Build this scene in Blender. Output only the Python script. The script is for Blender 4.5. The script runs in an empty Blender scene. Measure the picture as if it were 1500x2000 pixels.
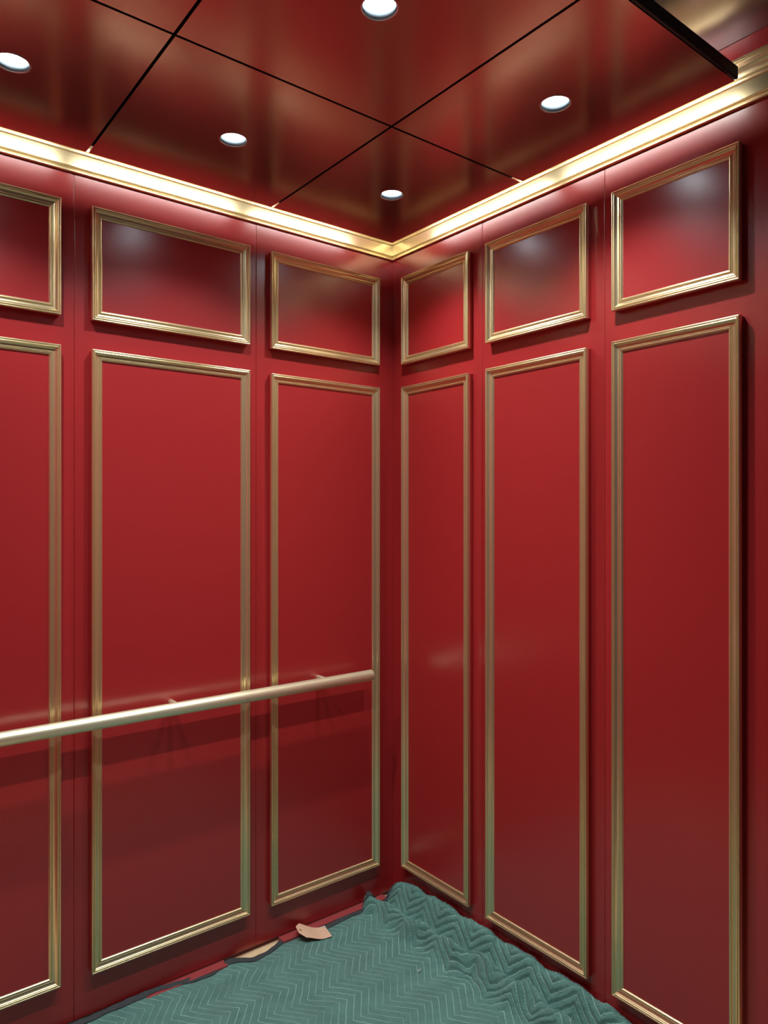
import bpy, bmesh, math, random
import numpy as np
from mathutils import Vector, Matrix

sc = bpy.context.scene
random.seed(4); rng = np.random.default_rng(4)

# ------------------------------------------------------------------ camera
F = Vector((0.61636, 0.78746, 0.00119)).normalized()
R = F.cross(Vector((0, 0, 1))).normalized()
U = R.cross(F)
CAM = Vector((-1.6958, -2.1129, 1.4314))
cd = bpy.data.cameras.new('camera'); cam = bpy.data.objects.new('camera', cd)
sc.collection.objects.link(cam)
m = Matrix((R, U, -F)).transposed().to_4x4(); m.translation = CAM
cam.matrix_world = m
cd.sensor_fit = 'HORIZONTAL'; cd.sensor_width = 36.0
cd.lens = 36.0 * 1404.7 / 1500.0
cd.clip_start = 0.01
sc.camera = cam

# ------------------------------------------------------------------ world and exposure
w = bpy.data.worlds.new('World'); sc.world = w; w.use_nodes = True
w.node_tree.nodes['Background'].inputs[0].default_value = (0.75, 0.80, 1.0, 1)
w.node_tree.nodes['Background'].inputs[1].default_value = 0.035
vs = sc.view_settings
vs.view_transform = 'Standard'; vs.look = 'None'; vs.gamma = 1; vs.use_curve_mapping = False
vs.exposure = 0.0
sc.cycles.max_bounces = 12
sc.cycles.diffuse_bounces = 5
sc.cycles.glossy_bounces = 6
sc.cycles.use_denoising = True
sc.cycles.blur_glossy = 1.5
sc.cycles.sample_clamp_indirect = 8.0
SPOT_W = 27.0
SPOT_ANGLE = 120
LED_E = 26.0
LENS_E = 75.0

# ------------------------------------------------------------------ sizes (metres)
WX, DY, HC = 1.71, 1.397, 2.54         # cab width, depth, ceiling height
ZI = 2.400                             # underside of the hung ceiling
IX0, IX1, IY0, IY1 = -0.083, -1.627, -0.100, -1.337
SX = [-0.5740, -1.1398]                # upright seams in the back wall
SY = [-0.4663, -0.9309]                # upright seams in the right wall

# ------------------------------------------------------------------ helpers
col = sc.collection
def link(name, me, mat, parent=None, smooth=False):
    o = bpy.data.objects.new(name, me); col.objects.link(o)
    for mm in (mat if isinstance(mat, (list, tuple)) else [mat]): me.materials.append(mm)
    if parent: o.parent = parent
    if smooth:
        for p in me.polygons: p.use_smooth = True
    return o
def from_bm(name, bm, mat, parent=None, smooth=False):
    bmesh.ops.recalc_face_normals(bm, faces=bm.faces)
    me = bpy.data.meshes.new(name); bm.to_mesh(me); bm.free()
    return link(name, me, mat, parent, smooth)
def box(bm, x0, x1, y0, y1, z0, z1, bev=0):
    x0, x1 = sorted((x0, x1)); y0, y1 = sorted((y0, y1)); z0, z1 = sorted((z0, z1))
    b2 = bmesh.new()
    bmesh.ops.create_cube(b2, size=1)
    for v in b2.verts:
        v.co = Vector((x0 + (v.co.x + .5) * (x1 - x0), y0 + (v.co.y + .5) * (y1 - y0), z0 + (v.co.z + .5) * (z1 - z0)))
    if bev:
        bmesh.ops.bevel(b2, geom=b2.edges[:], offset=bev, segments=2, affect='EDGES', profile=.5)
    me = bpy.data.meshes.new('t'); b2.to_mesh(me); b2.free(); bm.from_mesh(me); bpy.data.meshes.remove(me)
def empty(name, loc, label, cat, group=None):
    o = bpy.data.objects.new(name, None); col.objects.link(o); o.location = loc
    o.empty_display_size = .05
    tag(o, label, cat, group); return o
def tag(o, label, cat, group=None):
    o['label'] = label; o['category'] = cat
    if group: o['group'] = group
def struct(o, label=None, cat=None):
    o['kind'] = 'structure'
    if label: o['label'] = label
    if cat: o['category'] = cat
    return o

# ------------------------------------------------------------------ materials
def mat(name, color, rough=.5, metal=0., spec=.5, bump=None, ior=1.5):
    mt = bpy.data.materials.new(name); mt.use_nodes = True
    nt = mt.node_tree; b = nt.nodes['Principled BSDF']
    b.inputs['Base Color'].default_value = (*color, 1)
    b.inputs['Roughness'].default_value = rough; b.inputs['Metallic'].default_value = metal
    b.inputs['IOR'].default_value = ior
    b.inputs['Specular IOR Level'].default_value = spec
    if bump:
        sc_, st, dist = bump
        tc = nt.nodes.new('ShaderNodeTexCoord'); nz = nt.nodes.new('ShaderNodeTexNoise')
        nz.inputs['Scale'].default_value = sc_; nz.inputs['Detail'].default_value = 3
        bp = nt.nodes.new('ShaderNodeBump'); bp.inputs['Strength'].default_value = st
        bp.inputs['Distance'].default_value = dist
        nt.links.new(tc.outputs['Object'], nz.inputs['Vector']); nt.links.new(nz.outputs[0], bp.inputs['Height'])
        nt.links.new(bp.outputs[0], b.inputs['Normal'])
    return mt
RED = (0.350, 0.0185, 0.0195)
M_RED = mat('red_satin_paint', RED, .28, bump=(420, .2, .0003), ior=1.70)
M_RED_P = mat('red_panel_paint', RED, .28, bump=(420, .25, .0003), ior=1.70)
M_PALE_RED = mat('pale_red_paint', (0.36, 0.055, 0.055), .5)  # base strip: a paler, rougher red than the walls
M_TILE = mat('red_metallic_tile', (0.52, 0.345, 0.32), .20, .92)
def gold(name, c, rough, metal=.88):
    mt = mat(name, c, rough, metal)
    nt = mt.node_tree; b = nt.nodes['Principled BSDF']
    return mt
M_GOLD = gold('satin_gold', (0.84, 0.71, 0.42), .30)
M_RAIL = gold('brushed_brass', (0.88, 0.85, 0.58), .38, .75)
M_BLACK = mat('black_board', (0.006, 0.007, 0.012), .45)
M_CEIL = mat('dark_steel_ceiling', (0.46, 0.43, 0.43), .27, .9)
M_RING = mat('chrome_ring', (0.6, 0.62, 0.65), .25, 1.)
M_WHITE = mat('lamp_reflector', (0.17, 0.21, 0.23), .5)
def emis(name, c, s):
    mt = bpy.data.materials.new(name); mt.use_nodes = True; nt = mt.node_tree; nt.nodes.clear()
    e = nt.nodes.new('ShaderNodeEmission'); o = nt.nodes.new('ShaderNodeOutputMaterial')
    e.inputs[0].default_value = (*c, 1); e.inputs[1].default_value = s
    nt.links.new(e.outputs[0], o.inputs[0]); return mt
M_LENS = emis('lamp_lens', (0.82, 0.93, 1.0), LENS_E)
M_LED = emis('light_strip', (1.0, 0.95, 0.90), LED_E)
M_BIND = mat('charcoal_binding', (0.045, 0.052, 0.055), .85, bump=(900, .6, .001))
M_KRAFT = mat('pale_kraft_card', (0.78, 0.50, 0.33), .6)
TAGC = [(-.4391, -.0117, .05), (-.3351, -.0447, .016), (-.3472, -.1066, .014), (-.4488, -.0769, .032)]
M_RINGCARD = mat('tan_card', (0.45, 0.30, 0.16), .7)
M_CARDW = mat('white_paper', (0.85, 0.82, 0.75), .6)
M_THREAD = mat('cream_thread', (0.85, 0.82, 0.65), .7)

def wood_mat():
    mt = mat('plywood', (0.72, 0.48, 0.24), .55); nt = mt.node_tree; b = nt.nodes['Principled BSDF']
    tc = nt.nodes.new('ShaderNodeTexCoord'); mp = nt.nodes.new('ShaderNodeMapping'); mp.inputs['Scale'].default_value = (3, 60, 10)
    nz = nt.nodes.new('ShaderNodeTexNoise'); nz.inputs['Scale'].default_value = 2; nz.inputs['Detail'].default_value = 6
    cr = nt.nodes.new('ShaderNodeValToRGB')
    cr.color_ramp.elements[0].position = .3; cr.color_ramp.elements[0].color = (0.74, 0.52, 0.28, 1)
    cr.color_ramp.elements[1].position = .7; cr.color_ramp.elements[1].color = (0.88, 0.68, 0.42, 1)
    nt.links.new(tc.outputs['Object'], mp.inputs[0]); nt.links.new(mp.outputs[0], nz.inputs['Vector'])
    nt.links.new(nz.outputs[0], cr.inputs[0]); nt.links.new(cr.outputs[0], b.inputs['Base Color'])
    return mt
M_WOOD = wood_mat()

# ------------------------------------------------------------------ the cab shell
bm = bmesh.new(); box(bm, -WX - .02, .03, -DY - .36, .03, -.03, 0)
struct(from_bm('floor', bm, M_WOOD))
bm = bmesh.new(); box(bm, -WX - .02, .03, -DY - .36, .03, HC, HC + .02)
struct(from_bm('ceiling', bm, M_CEIL))
def wall(name, axis, seams, end, plane, sgn):
    """upright sheets with hairline joints between them over a backing sheet"""
    bm = bmesh.new(); g = .0003; e = [0.0] + seams + [end]
    for a, b in zip(e[:-1], e[1:]):
        lo, hi = b + (g if b != end else 0), a - (g if a != 0.0 else 0)
        if axis == 'x': box(bm, lo - (.022 if b == end else 0), hi + (.022 if a == 0.0 else 0), plane, plane + sgn * .012, .015, HC, .0014)
        else: box(bm, plane, plane + sgn * .012, lo, hi, .015, HC, .0014)
    if axis == 'x': box(bm, end - .022, .022, plane + sgn * .0123, plane + sgn * .022, .015, HC)
    else: box(bm, plane + sgn * .0123, plane + sgn * .022, end, 0, .015, HC)
    return struct(from_bm(name, bm, M_RED))
wall('wall_back', 'x', SX, -WX, 0.0, 1)
wall('wall_right', 'y', SY + [-DY], -DY - .36, 0.0, 1)
wall('wall_left', 'y', SY + [-DY], -DY - .36, -WX, -1)

# strip of red base under the back wall, in two lengths with bare floor between
bm = bmesh.new()
box(bm, -.492, -.052, -.034, -.0005, 0.0005, .0147, .0012)
box(bm, -.945, -.690, -.034, -.0005, 0.0005, .0147, .0012)
struct(from_bm('baseboard_back', bm, M_PALE_RED))

# ------------------------------------------------------------------ profile sweeps
def sweep_strip(name, prof, path, mat_, parent=None):
    """prof: list of (depth, height); path: list of functions mapping (d, h) to a point. Straight mitred run."""
    bm = bmesh.new(); rows = []
    for fn in path: rows.append([bm.verts.new(fn(d, h)) for d, h in prof])
    n = len(prof)
    for a, b in zip(rows[:-1], rows[1:]):
        for i in range(n):
            j = (i + 1) % n
            bm.faces.new((a[i], a[j], b[j], b[i]))
    bm.faces.new(rows[0]); bm.faces.new(rows[-1])
    o = from_bm(name, bm, mat_, parent, True); o.data.set_sharp_from_angle(angle=math.radians(34)); return o

CROWN = [(0.0004, 2.3785), (.0075, 2.3785), (.0090, 2.3795), (.0096, 2.3815), (.0090, 2.3835), (.0066, 2.3840),
         (.0050, 2.3850), (.0056, 2.3885), (.0080, 2.3895), (.0098, 2.3900), (.0102, 2.3912), (.0098, 2.3922), (.0076, 2.3925), (.0076, 2.3936),
         (.0105, 2.3940), (.0105, 2.4295), (.0080, 2.4298), (.0080, 2.4310), (.0110, 2.4314), (.0125, 2.4335),
         (.0128, 2.4390), (.0118, 2.4398), (.0108, 2.4408), (.0108, 2.4420), (.0140, 2.4430), (.0150, 2.4470), (.0175, 2.4530),
         (.0215, 2.4575), (.0240, 2.4590), (.0240, 2.4602), (.0215, 2.4612), (.0225, 2.4630), (.0265, 2.4660), (.0280, 2.4690), (.0275, 2.4712),
         (.0245, 2.4722), (.0245, 2.4736), (.0280, 2.4745), (.0292, 2.4775), (.0285, 2.4810), (.0004, 2.4810)]
def crown(name, p0, p1, parent=None):
    return struct(sweep_strip(name, CROWN, [p0, p1], M_GOLD))
crown('trim_1', lambda d, h: (-WX + d, -d, h), lambda d, h: (-d - .0003, -d, h))
crown('trim_2', lambda d, h: (-d, -d - .0003, h), lambda d, h: (-d, -DY - .36, h))
crown('trim_3', lambda d, h: (-WX + d, -d - .0003, h), lambda d, h: (-WX + d, -DY - .36, h))

# ------------------------------------------------------------------ framed raised panels
BT = .014
PW = .030
def _mould():
    """fillet, bead, long cove and inner bead, from the outer edge inwards (depth across, height)"""
    p = [(0, 0), (0, .0098), (.0004, .0108), (.0012, .0116), (.0024, .0120), (.0036, .0116), (.0045, .0105), (.0049, .0080), (.0057, .0077), (.0061, .0092)]
    p += [(.0079 - .0016 * math.cos(a), .0098 + .0019 * math.sin(a)) for a in (.3, .9, 1.57, 2.2, 2.8)]
    p += [(.0098, .0086), (.0106, .0080), (.0116, .0068), (.0128, .0057), (.0144, .0047), (.0164, .0039), (.0186, .0034), (.0192, .0030)]
    p += [(.0195, .0037), (.0202, .0044), (.0211, .0045), (.0219, .0038), (.0223, .0022), (.0229, .0020)]
    p += [(.0232, .0034), (.0239, .0047), (.0249, .0054), (.0261, .0053), (.0273, .0045), (.0284, .0031), (.0292, .0014), (.0300, .0010), (.0300, 0)]
    return p
MOULD = _mould()
def framed_panel(wallside, u0, u1, z0, z1, label, group):
    """u runs away from the corner of the cab (negative x on the back wall, negative y on the right wall)"""
    lo, hi = min(u0, u1), max(u0, u1)
    def P(u, z, h):                                       # h stands out from the wall
        return Vector((u, -h, z)) if wallside == 'back' else Vector((-h, u, z))
    base = P((lo + hi) / 2, z0, 0)
    t = empty('framed_panel', base, label, 'wall panel', group)
    def L(u, z, h): return P(u, z, h) - base
    bm = bmesh.new(); a = L(lo + .0012, z0 + .0012, .0004); b = L(hi - .0012, z1 - .0012, BT)
    box(bm, a.x, b.x, a.y, b.y, a.z, b.z, .0006)
    from_bm('raised_board', bm, M_RED_P, t)
    pr = MOULD
    def run(name, fa, fb): return sweep_strip(name, pr, [fa, fb], M_GOLD, t)
    g = .00012
    run('bottom_moulding', lambda s, h: L(lo + s + g, z0 + s, BT + h + .0001), lambda s, h: L(hi - s - g, z0 + s, BT + h + .0001))
    run('top_moulding', lambda s, h: L(lo + s + g, z1 - s, BT + h + .0001), lambda s, h: L(hi - s - g, z1 - s, BT + h + .0001))
    run('side_moulding', lambda s, h: L(lo + s, z0 + s + g, BT + h + .0001), lambda s, h: L(lo + s, z1 - s - g, BT + h + .0001))
    run('side_moulding', lambda s, h: L(hi - s, z0 + s + g, BT + h + .0001), lambda s, h: L(hi - s, z1 - s - g, BT + h + .0001))
    return t
ZU0, ZU1, ZL0, ZL1 = 1.9724, 2.2920, 0.1376, 1.8910
A = [(-.0796, -.5295), (-.6075, -1.0981), (-1.1793, -1.6304)]
B = [(-.0790, -.4245), (-.5022, -.8878), (-.9680, -1.3109)]
LU_A = ['small gold-framed red panel on the rail wall, nearest the corner', 'wide gold-framed red panel above the rail wall\'s widest tall panel, with a bluish glare',
        'gold-framed red panel cut by the left picture edge, upper one']
LL_A = ['tall gold-framed red panel behind the right end of the handrail', 'widest tall gold-framed red panel, behind the middle of the handrail',
        'tall gold-framed red panel cut by the left picture edge, behind the handrail']
LU_B = ['smallest gold-framed red panel, right of the corner under the gold cornice', 'gold-framed red upper panel in the middle of the right wall, with glare at its top',
        'gold-framed red upper panel at the far right, with bright bluish glare in its corner']
LL_B = ['narrow tall gold-framed red panel just right of the corner', 'tall gold-framed red panel in the middle of the right wall',
        'tall gold-framed red panel at the far right, running past the bottom of the picture']
for i in range(3):
    framed_panel('back', *A[i], ZU0, ZU1, LU_A[i], 'upper framed panels on the walls')
    framed_panel('back', *A[i], ZL0, ZL1, LL_A[i], 'tall lower framed panels on the walls')
    framed_panel('right', *B[i], ZU0, ZU1, LU_B[i], 'upper framed panels on the walls')
    framed_panel('right', *B[i], ZL0, ZL1, LL_B[i], 'tall lower framed panels on the walls')

# ------------------------------------------------------------------ hung ceiling of six lacquered tiles
can = empty('hanging_canopy', ((IX0 + IX1) / 2, (IY0 + IY1) / 2, ZI + .012), 'black backing board and front edge carrying the red ceiling tiles', 'canopy')
co = Vector(can.location)
bm = bmesh.new()
INS = .034
box(bm, IX1 + INS - co.x, IX0 - INS - co.x, IY1 + .009 - co.y, IY0 - INS - co.y, .0062, .0150)
for (x0, x1, y0, y1) in ((IX1 + INS, IX1 + INS + .012, IY1 + .009, IY0 - INS), (IX0 - INS - .012, IX0 - INS, IY1 + .009, IY0 - INS), (IX1 + INS + .012, IX0 - INS - .012, IY0 - INS - .012, IY0 - INS)):
    box(bm, x0 - co.x, x1 - co.x, y0 - co.y, y1 - co.y, -.0077, .0062)  # unseen perimeter bars, added to stop strip light leaking between tiles and board
from_bm('backing_board', bm, M_BLACK, can)
bm = bmesh.new(); box(bm, IX1 - co.x, IX0 - co.x, IY1 - co.y, IY1 + .008 - co.y, -.0115, .0165, .0025)
from_bm('front_edge', bm, M_BLACK, can)
for hx in (-.60, -1.10):
    for hy in (-.45, -1.00):
        bm = bmesh.new(); box(bm, hx - .004 - co.x, hx + .004 - co.x, hy - .004 - co.y, hy + .004 - co.y, .0152, HC - .0005 - co.z)
        from_bm('hanger_rod', bm, M_BLACK, can)

GAP = .0035
XS = [IX0, -.570, -1.133, IX1]; YS = [IY0, -.705, IY1 + .0085]
HR = .0355
def tile_mesh(x0, x1, y0, y1, cx, cy):
    """thin panel with a round hole for the lamp"""
    angs = sorted(set([2 * math.pi * k / 64 for k in range(64)] + [math.atan2(y - cy, x - cx) % (2 * math.pi) for x in (x0, x1) for y in (y0, y1)]))
    bm = bmesh.new(); rings = []
    for z in (0, .004):
        inn, out = [], []
        for a in angs:
            c, s = math.cos(a), math.sin(a)
            tx = ((x1 if c > 0 else x0) - cx) / c if abs(c) > 1e-9 else 1e9
            ty = ((y1 if s > 0 else y0) - cy) / s if abs(s) > 1e-9 else 1e9
            t = min(tx, ty)
            inn.append(bm.verts.new((HR * c, HR * s, z))); out.append(bm.verts.new((t * c, t * s, z)))
        rings.append((inn, out))
    n = len(angs)
    for i in range(n):
        j = (i + 1) % n
        for (inn, out) in rings: bm.faces.new((inn[i], inn[j], out[j], out[i]))
        (i0, o0), (i1, o1) = rings
        bm.faces.new((o0[i], o0[j], o1[j], o1[i])); bm.faces.new((i0[i], i0[j], i1[j], i1[i]))
    return bm
LX = [-.3265, -.853, -1.372]; LY = [-.402, -1.022]
TL = {(0, 0): 'glossy red ceiling tile in the corner where the two walls meet', (1, 0): 'brownish red ceiling tile beside the back wall, second from the corner',
      (2, 0): 'glossy brownish ceiling tile at the left picture edge above the gold cornice', (0, 1): 'glossy red ceiling tile ending at the black edge on the right',
      (1, 1): 'glossy dark red ceiling tile at the top middle of the picture', (2, 1): 'sliver of brownish ceiling tile at the top edge, left part'}
DL = {(0, 0): 'round recessed downlight nearest the corner', (1, 0): 'round recessed downlight left of the corner tile, second along the back wall',
      (2, 0): 'round recessed downlight cut by the left picture edge', (0, 1): 'round recessed downlight over the right wall panels',
      (1, 1): 'large round downlight cut by the top edge of the picture', (2, 1): 'round recessed downlight in the ceiling tile beyond the top left'}
def ring_mesh(prof, n=64):
    bm = bmesh.new(); rows = [[bm.verts.new((r * math.cos(2 * math.pi * k / n), r * math.sin(2 * math.pi * k / n), z)) for k in range(n)] for r, z in prof]
    for a, b in zip(rows, rows[1:] + rows[:1]):
        for k in range(n): bm.faces.new((a[k], a[(k + 1) % n], b[(k + 1) % n], b[k]))
    return bm
for i in range(3):
    for j in range(2):
        x1_, x0_ = XS[i] - (GAP if i else 0), XS[i + 1] + (GAP if i < 2 else 0)
        y1_, y0_ = YS[j] - (GAP if j else 0), YS[j + 1] + (GAP if j < 1 else .0005)
        cx, cy = LX[i], LY[j]
        t = from_bm('canopy_tile', tile_mesh(x0_, x1_, y0_, y1_, cx, cy), M_TILE)
        t.location = (cx, cy, ZI); tag(t, TL[(i, j)], 'ceiling tile', 'ceiling tiles')
        # lamp: trim ring, white inner wall, glowing lens
        d = empty('downlight', (cx, cy, ZI), DL[(i, j)], 'downlight', 'recessed downlights')
        from_bm('trim_ring', ring_mesh([(.0336, -.0008), (.0368, -.0008), (.0371, -.0002), (.0350, -.0002), (.0350, .0040), (.0336, .0040)]), M_RING, d, True)
        from_bm('reflector', ring_mesh([(.0345, .0042), (.0352, .0155), (.0312, .0155), (.0312, .0151), (.0330, .0148), (.0334, .0002), (.0335, .0042)]), M_WHITE, d, True)
        bm = bmesh.new(); bmesh.ops.create_circle(bm, cap_ends=True, segments=64, radius=.0316)
        bmesh.ops.translate(bm, verts=bm.verts, vec=(0, 0, .0128))
        r = bmesh.ops.extrude_face_region(bm, geom=bm.faces[:]); bmesh.ops.translate(bm, verts=[v for v in r['geom'] if isinstance(v, bmesh.types.BMVert)], vec=(0, 0, .0015))
        from_bm('lens', bm, M_LENS, d)
        ld = bpy.data.lights.new('downlight_beam', 'SPOT'); ld.energy = SPOT_W; ld.color = (0.93, 0.97, 1.0)
        ld.spot_size = math.radians(SPOT_ANGLE); ld.spot_blend = .85; ld.shadow_soft_size = .018
        lo = bpy.data.objects.new('downlight_beam', ld); col.objects.link(lo); lo.parent = d; lo.location = (0, 0, -.002)

# ------------------------------------------------------------------ light strips hidden above the edge of the hung ceiling
def led(x0, x1, y0, y1, dx, dy, label):
    cx, cy = (x0 + x1) / 2, (y0 + y1) / 2
    t = empty('light_strip', (cx, cy, ZI + .0300), label, 'light strip', 'cove light strips')
    hx = .010 * (dx != 0) ; hy = .010 * (dy != 0)
    bm = bmesh.new(); box(bm, x0 - cx, x1 - cx, y0 - cy, y1 - cy, 0, .004, .0005)
    box(bm, min(x0, x0 + dx * .0) - cx, max(x1, x1 + dx * .0) - cx, min(y0, y0 + dy * .0) - cy, max(y1, y1 + dy * .0) - cy, .0262, .0285, .0005)
    box(bm, x0 - cx + (.008 if dx < 0 else 0), x1 - cx - (.008 if dx > 0 else 0), y0 - cy + (.008 if dy < 0 else 0), y1 - cy - (.008 if dy > 0 else 0), .0035, .0270)
    from_bm('channel', bm, M_BLACK, t)
    bm = bmesh.new()
    if dx: 
        a = x1 - cx - .0078 if dx > 0 else x0 - cx + .0015; box(bm, a, a + .0063, y0 - cy + .001, y1 - cy - .001, .0042, .0260, .001)
    else:
        a = y1 - cy - .0078 if dy > 0 else y0 - cy + .0015; box(bm, x0 - cx + .001, x1 - cx - .001, a, a + .0063, .0042, .0260, .001)
    from_bm('diffuser', bm, M_LED, t)
ly = IY0 - INS - .002; lx = IX0 - INS - .002; lx2 = IX1 + INS + .002
led(-.535, -.140, ly - .012, ly, 0, 1, 'cove light strip over the back wall nearest the corner, hidden above the ceiling tile')
led(-1.105, -.605, ly - .012, ly, 0, 1, 'cove light strip over the middle of the back wall, hidden above the ceiling tile')
led(-1.540, -1.165, ly - .012, ly, 0, 1, 'cove light strip over the left of the back wall, hidden above the ceiling tile')
led(lx - .012, lx, -.670, -.150, 1, 0, 'cove light strip over the right wall nearest the corner, hidden above the ceiling tile')
led(lx - .012, lx, -1.255, -.740, 1, 0, 'cove light strip over the front of the right wall, hidden above the ceiling tile')
led(lx2, lx2 + .012, -.670, -.150, -1, 0, 'cove light strip along the left wall by the back corner')
led(lx2, lx2 + .012, -1.255, -.740, -1, 0, 'cove light strip along the left wall by the front')

# ------------------------------------------------------------------ handrail on the back wall
def tube(bm, a, b, r, n=32, cap=.003, caps=(True, True)):
    a, b = Vector(a), Vector(b); ax = (b - a).normalized()
    u = ax.orthogonal().normalized(); v = ax.cross(u)
    st = []
    if caps[0]: st += [(a + ax * 0, r - cap), (a + ax * cap * .3, r - cap * .3), (a + ax * cap, r)]
    else: st += [(a, r)]
    if caps[1]: st += [(b - ax * cap, r), (b - ax * cap * .3, r - cap * .3), (b, r - cap)]
    else: st += [(b, r)]
    rows = [[bm.verts.new(p + (u * math.cos(2 * math.pi * k / n) + v * math.sin(2 * math.pi * k / n)) * rr) for k in range(n)] for p, rr in st]
    for q, s in zip(rows[:-1], rows[1:]):
        for k in range(n): bm.faces.new((q[k], q[(k + 1) % n], s[(k + 1) % n], s[k]))
    bm.faces.new(rows[0]); bm.faces.new(rows[-1])
RY, RZ, RR = -.078, .8570, .0190
hr = empty('handrail', (-.855, RY, RZ), 'round brushed gold handrail standing off the red back wall', 'handrail')
bm = bmesh.new(); tube(bm, (-.697, 0, 0), (.697, 0, 0), RR, 48)
from_bm('rail_bar', bm, M_RAIL, hr, True).data.set_sharp_from_angle(angle=math.radians(40))
for bx in (-.343, -.868, -1.393):
    X = bx + .855; bm = bmesh.new()
    tube(bm, (X, .0175, .006), (X, -RY - BT - .0003, .006), .0085, 24, .001)
    from_bm('bracket', bm, M_RAIL, hr, True).data.set_sharp_from_angle(angle=math.radians(40))

# ------------------------------------------------------------------ quilted moving blanket
def interp(x, xs, ys):
    xs = np.array(xs); ys = np.array(ys); o = np.argsort(xs); return np.interp(x, xs[o], ys[o])
def smooth_interp(x, xs, ys, k=.012):
    return sum(interp(x + d, xs, ys) * w_ for d, w_ in zip((-2 * k, -k, 0, k, 2 * k), (.1, .2, .4, .2, .1)))
EX = [-1.45, -1.164, -1.004, -.925, -.822, -.744, -.700, -.660, -.615, -.554, -.486, -.457, -.323, -.221, -.157, -.129, -.096, -.060, -.03, 0]
EY = [-.010, -.006, -.005, -.006, -.018, -.028, -.010, -.012, -.046, -.044, -.012, -.012, -.038, -.033, -.026, -.030, -.030, -.038, -.040, -.045]
def cloth_h(x, y):
    """height of the cloth over the floor"""
    c1 = interp(y, [0, -.08, -.22, -.40, -.56, -.72, -.85, -1.1, -1.4], [-.132, -.130, -.130, -.122, -.105, -.108, -.110, -.120, -.12])
    a1 = interp(y, [0, -.03, -.12, -.3, -.5, -.75, -1.0, -1.4], [.048, .050, .050, .060, .066, .068, .058, .05])
    c1 = c1 + .006 * np.sin(y * 31) + .004 * np.sin(y * 57 + 1)
    wl = interp(y, [0, -.2, -.4, -.7, -1.4], [.026, .026, .022, .032, .035])
    d = x - c1
    nr = np.exp(y / .06)
    h = a1 * np.exp(-np.abs(d / np.where(d < 0, wl * (1 - .35 * nr), .024 + .012 * nr)) ** (2 + 1.2 * nr)) * (1 + .10 * np.sin(y * 43 + 2))
    a2 = interp(y, [0, -.03, -.06, -.12, -.25, -.6, -.95, -1.02, -1.1, -1.4], [.030, .045, .066, .082, .090, .092, .094, .080, .065, .05])
    s = np.clip((x + .078) / .048, 0, 1); s = s * s * (3 - 2 * s)
    edge = np.clip((x + .018) / .018, 0, 1)
    h2 = a2 * (s - .22 * edge ** 2) * (1 + .05 * np.sin(y * 36) + .03 * np.sin(y * 71 + .6))
    flo = interp(y, [0, -.05, -.15, -.3, -1.4], [0, .002, .008, .012, .014]) * np.exp(-((x + .075) / .03) ** 2)
    h = np.maximum(h, h2) + .35 * np.minimum(h, h2) + flo
    # low rolls over the flat part
    flat = np.clip((-x - .17) / .08, 0, 1)
    h = h + flat * (.0025 + .0022 * np.sin(x * 19 + y * 11 + .5) + .0016 * np.sin(x * 9 - y * 27 + 2) + .0035 * np.exp(-((x + .69 - y * .3) / .03) ** 2 - ((y + .38) / .15) ** 2)
                    + .0042 * np.exp(-((x + .62 + y * .25) / .018) ** 2 - ((y + .42) / .10) ** 2))
    # the edge lifts a little where it meets the wall
    lift = interp(x, [-1.4, -1.0, -.8, -.72, -.66, -.60, -.5, -.4, -.2, 0], [.010, .010, .004, .002, .006, .001, .004, .002, .001, 0])
    h = h + lift * np.exp(y / .03)
    return h + .0045
NU, NV = 760, 760
X0, X1, Y1 = -.003, -1.42, -1.36
xs = np.linspace(X0, X1, 3000)
# spacing by arc length so that the quilting is not stretched over the folds
hm = cloth_h(xs, np.full_like(xs, -.4)); arc = np.concatenate([[0], np.cumsum(np.hypot(np.diff(xs), np.diff(hm)))])
ua = np.linspace(0, arc[-1], NU); ux = np.interp(ua, arc, xs)
va = np.linspace(0, 1, NV)
GX, GV = np.meshgrid(ux, va, indexing='ij'); GU = np.meshgrid(ua, va, indexing='ij')[0]
ye = smooth_interp(GX, EX, EY)
GY = ye * np.exp(-GV * 9) + GV * Y1 + (-.024) * (1 - np.exp(-GV * 9)) + .0
UU = -GU                                     # cloth coordinates in metres
VV = GY - ye * np.exp(-GV * 9)
PER, AMP, SP = .1605, .0315, .0268
def tri(v):
    f = (v + .146) / PER; f = f - np.floor(f)
    k = .50
    return np.where(f < k, f / k, (1 - f) / (1 - k)) * 2 - 1      # -1 at v=-.146
def quilt(u, v):
    g = (u + .01 * (v / .16) * -1 * .0 - AMP * tri(v)) / SP
    g = g - np.floor(g)
    return np.abs(g - .5) * 2                 # 1 on a stitch line
q = quilt(UU, VV)
def vnoise(u, v, s, seed):
    r = np.random.default_rng(seed); n = 128; T = r.random((n, n))
    a, b = u * s, v * s; i, j = np.floor(a).astype(int), np.floor(b).astype(int)
    fa, fb = a - i, b - j; fa = fa * fa * (3 - 2 * fa); fb = fb * fb * (3 - 2 * fb)
    t = lambda p, q_: T[p % n, q_ % n]
    return (t(i, j) * (1 - fa) + t(i + 1, j) * fa) * (1 - fb) + (t(i, j + 1) * (1 - fa) + t(i + 1, j + 1) * fa) * fb - .5
fold = np.clip((GX + .24) / .08, 0, 1)
H = cloth_h(GX, GY)
puff = (1 - q ** 3)
tap = np.clip((ye * np.exp(-GV * 9) - .0 + (-GV * .5) * 0 - GY + ye * 0) / .03, 0, 1) if False else np.clip(GV * (-Y1) / .03 - .15, 0, 1)
DD = puff * (.0013 + .0022 * fold)
DD = DD + fold * .0022 * vnoise(UU * .55 + VV, VV - UU * .3, 85, 3) * puff + (.0012 + .0020 * fold) * vnoise(UU, VV, 140, 5)
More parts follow.
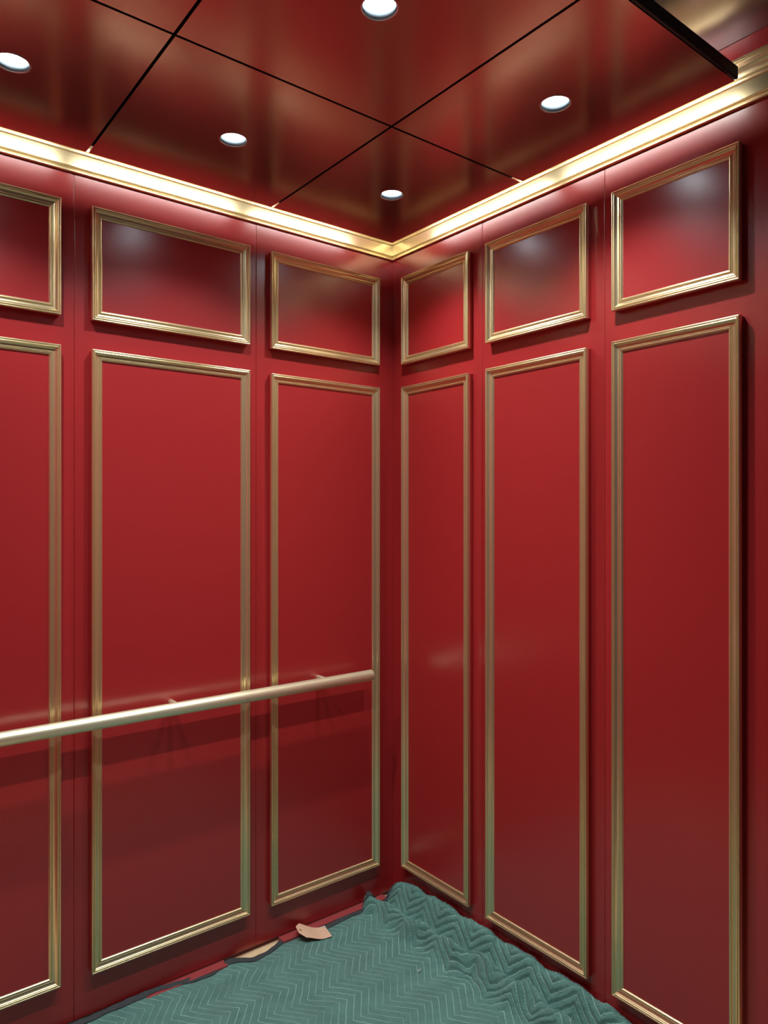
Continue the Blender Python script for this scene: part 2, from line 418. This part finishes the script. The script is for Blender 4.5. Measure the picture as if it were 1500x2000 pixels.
DD = DD + .0020 * vnoise(UU, VV, 30, 7) + .0012 * vnoise(UU + .3 * VV, VV, 70, 9)
DD = DD + fold * .0022 * puff * vnoise(UU * .35 + VV * .9, VV * .35 - UU * .5, 330, 21) + (1 - fold) * .0009 * vnoise(UU * .8 + VV, VV - UU, 240, 23)
H += DD * tap
H += np.clip((-.55 - GX) / .25, 0, 1) * np.clip((-.22 - GY) / .2, 0, 1) * .010 * np.abs(vnoise(UU + VV * .4, VV - .4 * UU, 22, 11))
H = np.maximum(H, .0025)
# keep clear of the right wall
GXo = np.minimum(GX - fold * .004 * (1 - q), -.0025)
GYo = np.minimum(GY, -.002)
def grid_mesh(name, X, Y, Z, uvu, uvv, mt, parent=None):
    nu, nv = X.shape
    me = bpy.data.meshes.new(name)
    co_ = np.stack([X, Y, Z], -1).reshape(-1, 3)
    idx = np.arange(nu * nv).reshape(nu, nv)
    f = np.stack([idx[:-1, :-1], idx[:-1, 1:], idx[1:, 1:], idx[1:, :-1]], -1).reshape(-1, 4)
    me.vertices.add(len(co_)); me.vertices.foreach_set('co', co_.ravel())
    me.loops.add(f.size); me.loops.foreach_set('vertex_index', f.ravel())
    me.polygons.add(len(f)); me.polygons.foreach_set('loop_start', np.arange(len(f)) * 4)
    me.polygons.foreach_set('use_smooth', np.ones(len(f), bool))
    me.update(calc_edges=True)
    uvl = me.uv_layers.new(name='UVMap')
    uv = np.stack([uvu, uvv], -1).reshape(-1, 2)[f.ravel()]
    uvl.data.foreach_set('uv', uv.ravel())
    me.validate()
    o = link(name, me, mt, parent)
    return o
def blanket_mat():
    mt = mat('green_quilted_cloth', (0.06, 0.19, 0.15), .85); nt = mt.node_tree; b = nt.nodes['Principled BSDF']
    N = nt.nodes.new; Lk = nt.links.new
    b.inputs['Sheen Weight'].default_value = .25; b.inputs['Sheen Roughness'].default_value = .5
    uv = N('ShaderNodeUVMap'); sp = N('ShaderNodeSeparateXYZ'); Lk(uv.outputs[0], sp.inputs[0])
    wob = N('ShaderNodeTexNoise'); wob.inputs['Scale'].default_value = 25; Lk(uv.outputs[0], wob.inputs['Vector'])
    def M(op, a, b_=None, c=None):
        n = N('ShaderNodeMath'); n.operation = op
        for k, val in enumerate((a, b_, c)):
            if val is None: continue
            if isinstance(val, (int, float)): n.inputs[k].default_value = val
            else: Lk(val, n.inputs[k])
        return n.outputs[0]
    u = M('ADD', sp.outputs[0], M('MULTIPLY', M('SUBTRACT', wob.outputs[0], .5), .006)); v = sp.outputs[1]
    f = M('FRACT', M('DIVIDE', M('ADD', v, .146 + 10 * PER), PER))
    t = M('SUBTRACT', M('MULTIPLY', M('MINIMUM', M('MULTIPLY', f, 2.0), M('MULTIPLY', M('SUBTRACT', 1.0, f), 2.0)), 2.0), 1.0)
    g = M('FRACT', M('DIVIDE', M('SUBTRACT', M('ADD', u, 20 * SP), M('MULTIPLY', t, AMP)), SP))
    d = M('MULTIPLY', M('SUBTRACT', .5, M('ABSOLUTE', M('SUBTRACT', g, .5))), SP)       # distance across to the line
    line = M('LESS_THAN', d, .00105)
    dash = M('LESS_THAN', M('FRACT', M('MULTIPLY', v, 235.0)), .62)
    # the thread sinks into the nap here and there
    nz2 = N('ShaderNodeTexNoise'); nz2.inputs['Scale'].default_value = 9; Lk(uv.outputs[0], nz2.inputs['Vector'])
    vis = M('MULTIPLY_ADD', nz2.outputs[0], 2.2, -.35)
    vis = M('MINIMUM', M('MAXIMUM', vis, .15), 1.0)
    fac = M('MULTIPLY', M('MULTIPLY', line, dash), vis)
    nz = N('ShaderNodeTexNoise'); nz.inputs['Scale'].default_value = 14; nz.inputs['Detail'].default_value = 8; nz.inputs['Roughness'].default_value = .7
    Lk(uv.outputs[0], nz.inputs['Vector'])
    cr = N('ShaderNodeValToRGB'); e = cr.color_ramp.elements
    e[0].position = .3; e[0].color = (0.064, 0.172, 0.143, 1); e[1].position = .72; e[1].color = (0.105, 0.262, 0.218, 1)
    Lk(nz.outputs[0], cr.inputs[0])
    mx = N('ShaderNodeMix'); mx.data_type = 'RGBA'; Lk(fac, mx.inputs[0]); Lk(cr.outputs[0], mx.inputs[6]); mx.inputs[7].default_value = (0.45, 0.75, 0.66, 1)
    Lk(mx.outputs[2], b.inputs['Base Color'])
    wv = N('ShaderNodeTexNoise'); wv.inputs['Scale'].default_value = 90; wv.inputs['Detail'].default_value = 4; wv.inputs['Distortion'].default_value = .6
    mp = N('ShaderNodeMapping'); mp.inputs['Scale'].default_value = (1, 2.2, 1); mp.inputs['Rotation'].default_value = (0, 0, .6)
    Lk(uv.outputs[0], mp.inputs[0]); Lk(mp.outputs[0], wv.inputs['Vector'])
    hsum = M('ADD', M('MULTIPLY', wv.outputs[0], .6), M('MULTIPLY', M('MINIMUM', M('DIVIDE', d, .004), 1.0), .8))
    bp = N('ShaderNodeBump'); bp.inputs['Strength'].default_value = .8; bp.inputs['Distance'].default_value = .0022
    Lk(hsum, bp.inputs['Height']); Lk(bp.outputs[0], b.inputs['Normal'])
    return mt
M_BLANKET = blanket_mat()
bl = empty('moving_blanket', (-.6, -.7, 0), 'green quilted moving blanket with chevron stitching spread over the lift floor', 'blanket')
off = np.array(bl.location)
grid_mesh('quilted_cloth', GXo + .6, GYo + .7, H, UU, VV, M_BLANKET, bl)
# edge binding: a folded ribbon over the edge of the cloth, about 17 mm wide
K = 900
bx = np.linspace(-.006, X1, K)
prof = [(.0005, -.0035), (-.0005, .0005), (.0, .0022), (.004, .0032), (.009, .0030), (.014, .0032), (.0175, .0028), (.0185, .0004)]
Xb = np.zeros((K, len(prof))); Yb = Xb.copy(); Zb = Xb.copy()
yb0 = smooth_interp(bx, EX, EY)
for k, (o_, h_) in enumerate(prof):
    wid = 1 + .12 * np.sin(bx * 37) + .06 * np.sin(bx * 91)
    yy = yb0 - o_ * wid
    xx = np.minimum(bx, -.003)
    Xb[:, k] = xx; Yb[:, k] = np.minimum(yy, -.0015)
    Zb[:, k] = np.maximum(cloth_h(xx, np.minimum(yy, -.002)) + h_ + .0022 + .0008 * np.sin(bx * 140 + k) , .0006)
o = grid_mesh('edge_binding', Xb + .6, Yb + .7, Zb, Xb, Yb, M_BIND, bl)

# ------------------------------------------------------------------ card tag lying on the blanket edge
TC = [Vector(v) for v in TAGC]
tg = empty('card_tag', TC[2], 'pale kraft card tag with a punched hole, lying bent on the blanket edge', 'tag')
def tag_pt(a, b):
    """a runs from the holed end to the plain end, b from the wall side to the room side"""
    cl = .30 * max(0, 1 - a / .17)                   # clipped corners at the holed end
    b2 = cl + b * (1 - 2 * cl)
    p = (TC[0] * (1 - a) + TC[1] * a) * (1 - b2) + (TC[3] * (1 - a) + TC[2] * a) * b2
    p.z += -.009 * math.sin(math.pi * a) * (1 - .3 * b) + .003 * math.sin(2 * math.pi * a)
    return p - TC[2]
nx, ny = 60, 32; HA, HB, HL, HW, hr_ = .10, .5, .115, .066, .0026
bm = bmesh.new(); V = {}
def inh(i, j):
    a = (i + .5) / nx; b = (j + .5) / ny; cl = .30 * max(0, 1 - a / .17); b2 = cl + b * (1 - 2 * cl)
    return ((a - HA) * HL) ** 2 + ((b2 - HB) * HW) ** 2 < hr_ ** 2
for sd, dz in (('t', 0), ('b', -.0006)):
    for i in range(nx + 1):
        for j in range(ny + 1): V[sd, i, j] = bm.verts.new(tag_pt(i / nx, j / ny) + Vector((0, 0, dz)))
solid = {(i, j) for i in range(nx) for j in range(ny) if not inh(i, j)}
for (i, j) in solid:
    for sd in 'tb': bm.faces.new([V[sd, *k] for k in ((i, j), (i + 1, j), (i + 1, j + 1), (i, j + 1))])
    for (ni, nj, k1, k2) in ((i - 1, j, (i, j), (i, j + 1)), (i + 1, j, (i + 1, j), (i + 1, j + 1)), (i, j - 1, (i, j), (i + 1, j)), (i, j + 1, (i, j + 1), (i + 1, j + 1))):
        if (ni, nj) not in solid: bm.faces.new((V['t', *k1], V['t', *k2], V['b', *k2], V['b', *k1]))
bmesh.ops.delete(bm, geom=[v for v in bm.verts if not v.link_faces], context='VERTS')
from_bm('card', bm, M_KRAFT, tg)
bm = bmesh.new(); n = 28; rows = []
for r_, dz in ((hr_ * 1.05, .0003), (hr_ * 2.0, .0003), (hr_ * 2.0, .0000), (hr_ * 1.05, .0000)):
    row = []
    for k in range(n):
        a = HA + r_ * math.cos(2 * math.pi * k / n) / HL; b2 = HB + r_ * math.sin(2 * math.pi * k / n) / HW
        cl = .30 * max(0, 1 - a / .17); row.append(bm.verts.new(tag_pt(a, (b2 - cl) / (1 - 2 * cl)) + Vector((0, 0, dz + .0003))))
    rows.append(row)
for a_, b_ in zip(rows, rows[1:] + rows[:1]):
    for k in range(n): bm.faces.new((a_[k], a_[(k + 1) % n], b_[(k + 1) % n], b_[k]))
er = from_bm('reinforcing_ring', bm, M_RINGCARD, tg); er['label'] = 'darker tan reinforcing ring round the hole'
bm = bmesh.new(); rows = []
for i in range(6):
    rows.append([bm.verts.new(tag_pt(.86 + .14 * i / 5, .20 * j / 3 * (.3 + .7 * i / 5)) + Vector((0, 0, .0006))) for j in range(4)])
for a_, b_ in zip(rows[:-1], rows[1:]):
    for j in range(3): bm.faces.new((a_[j], a_[j + 1], b_[j + 1], b_[j]))
bmesh.ops.solidify(bm, geom=bm.faces[:], thickness=.0003)
er = from_bm('torn_corner', bm, M_CARDW, tg); er['label'] = 'pale worn corner'

# small cream thread scrap on the blanket
bm = bmesh.new(); tube(bm, (-.0065, 0, 0), (.0065, .002, 0), .0011, 10, .0004)
ts = from_bm('thread_scrap', bm, M_THREAD, None, True); ts.location = (-.234, -.423, .0125)
tag(ts, 'tiny cream scrap of thread lying on the green blanket', 'scrap')
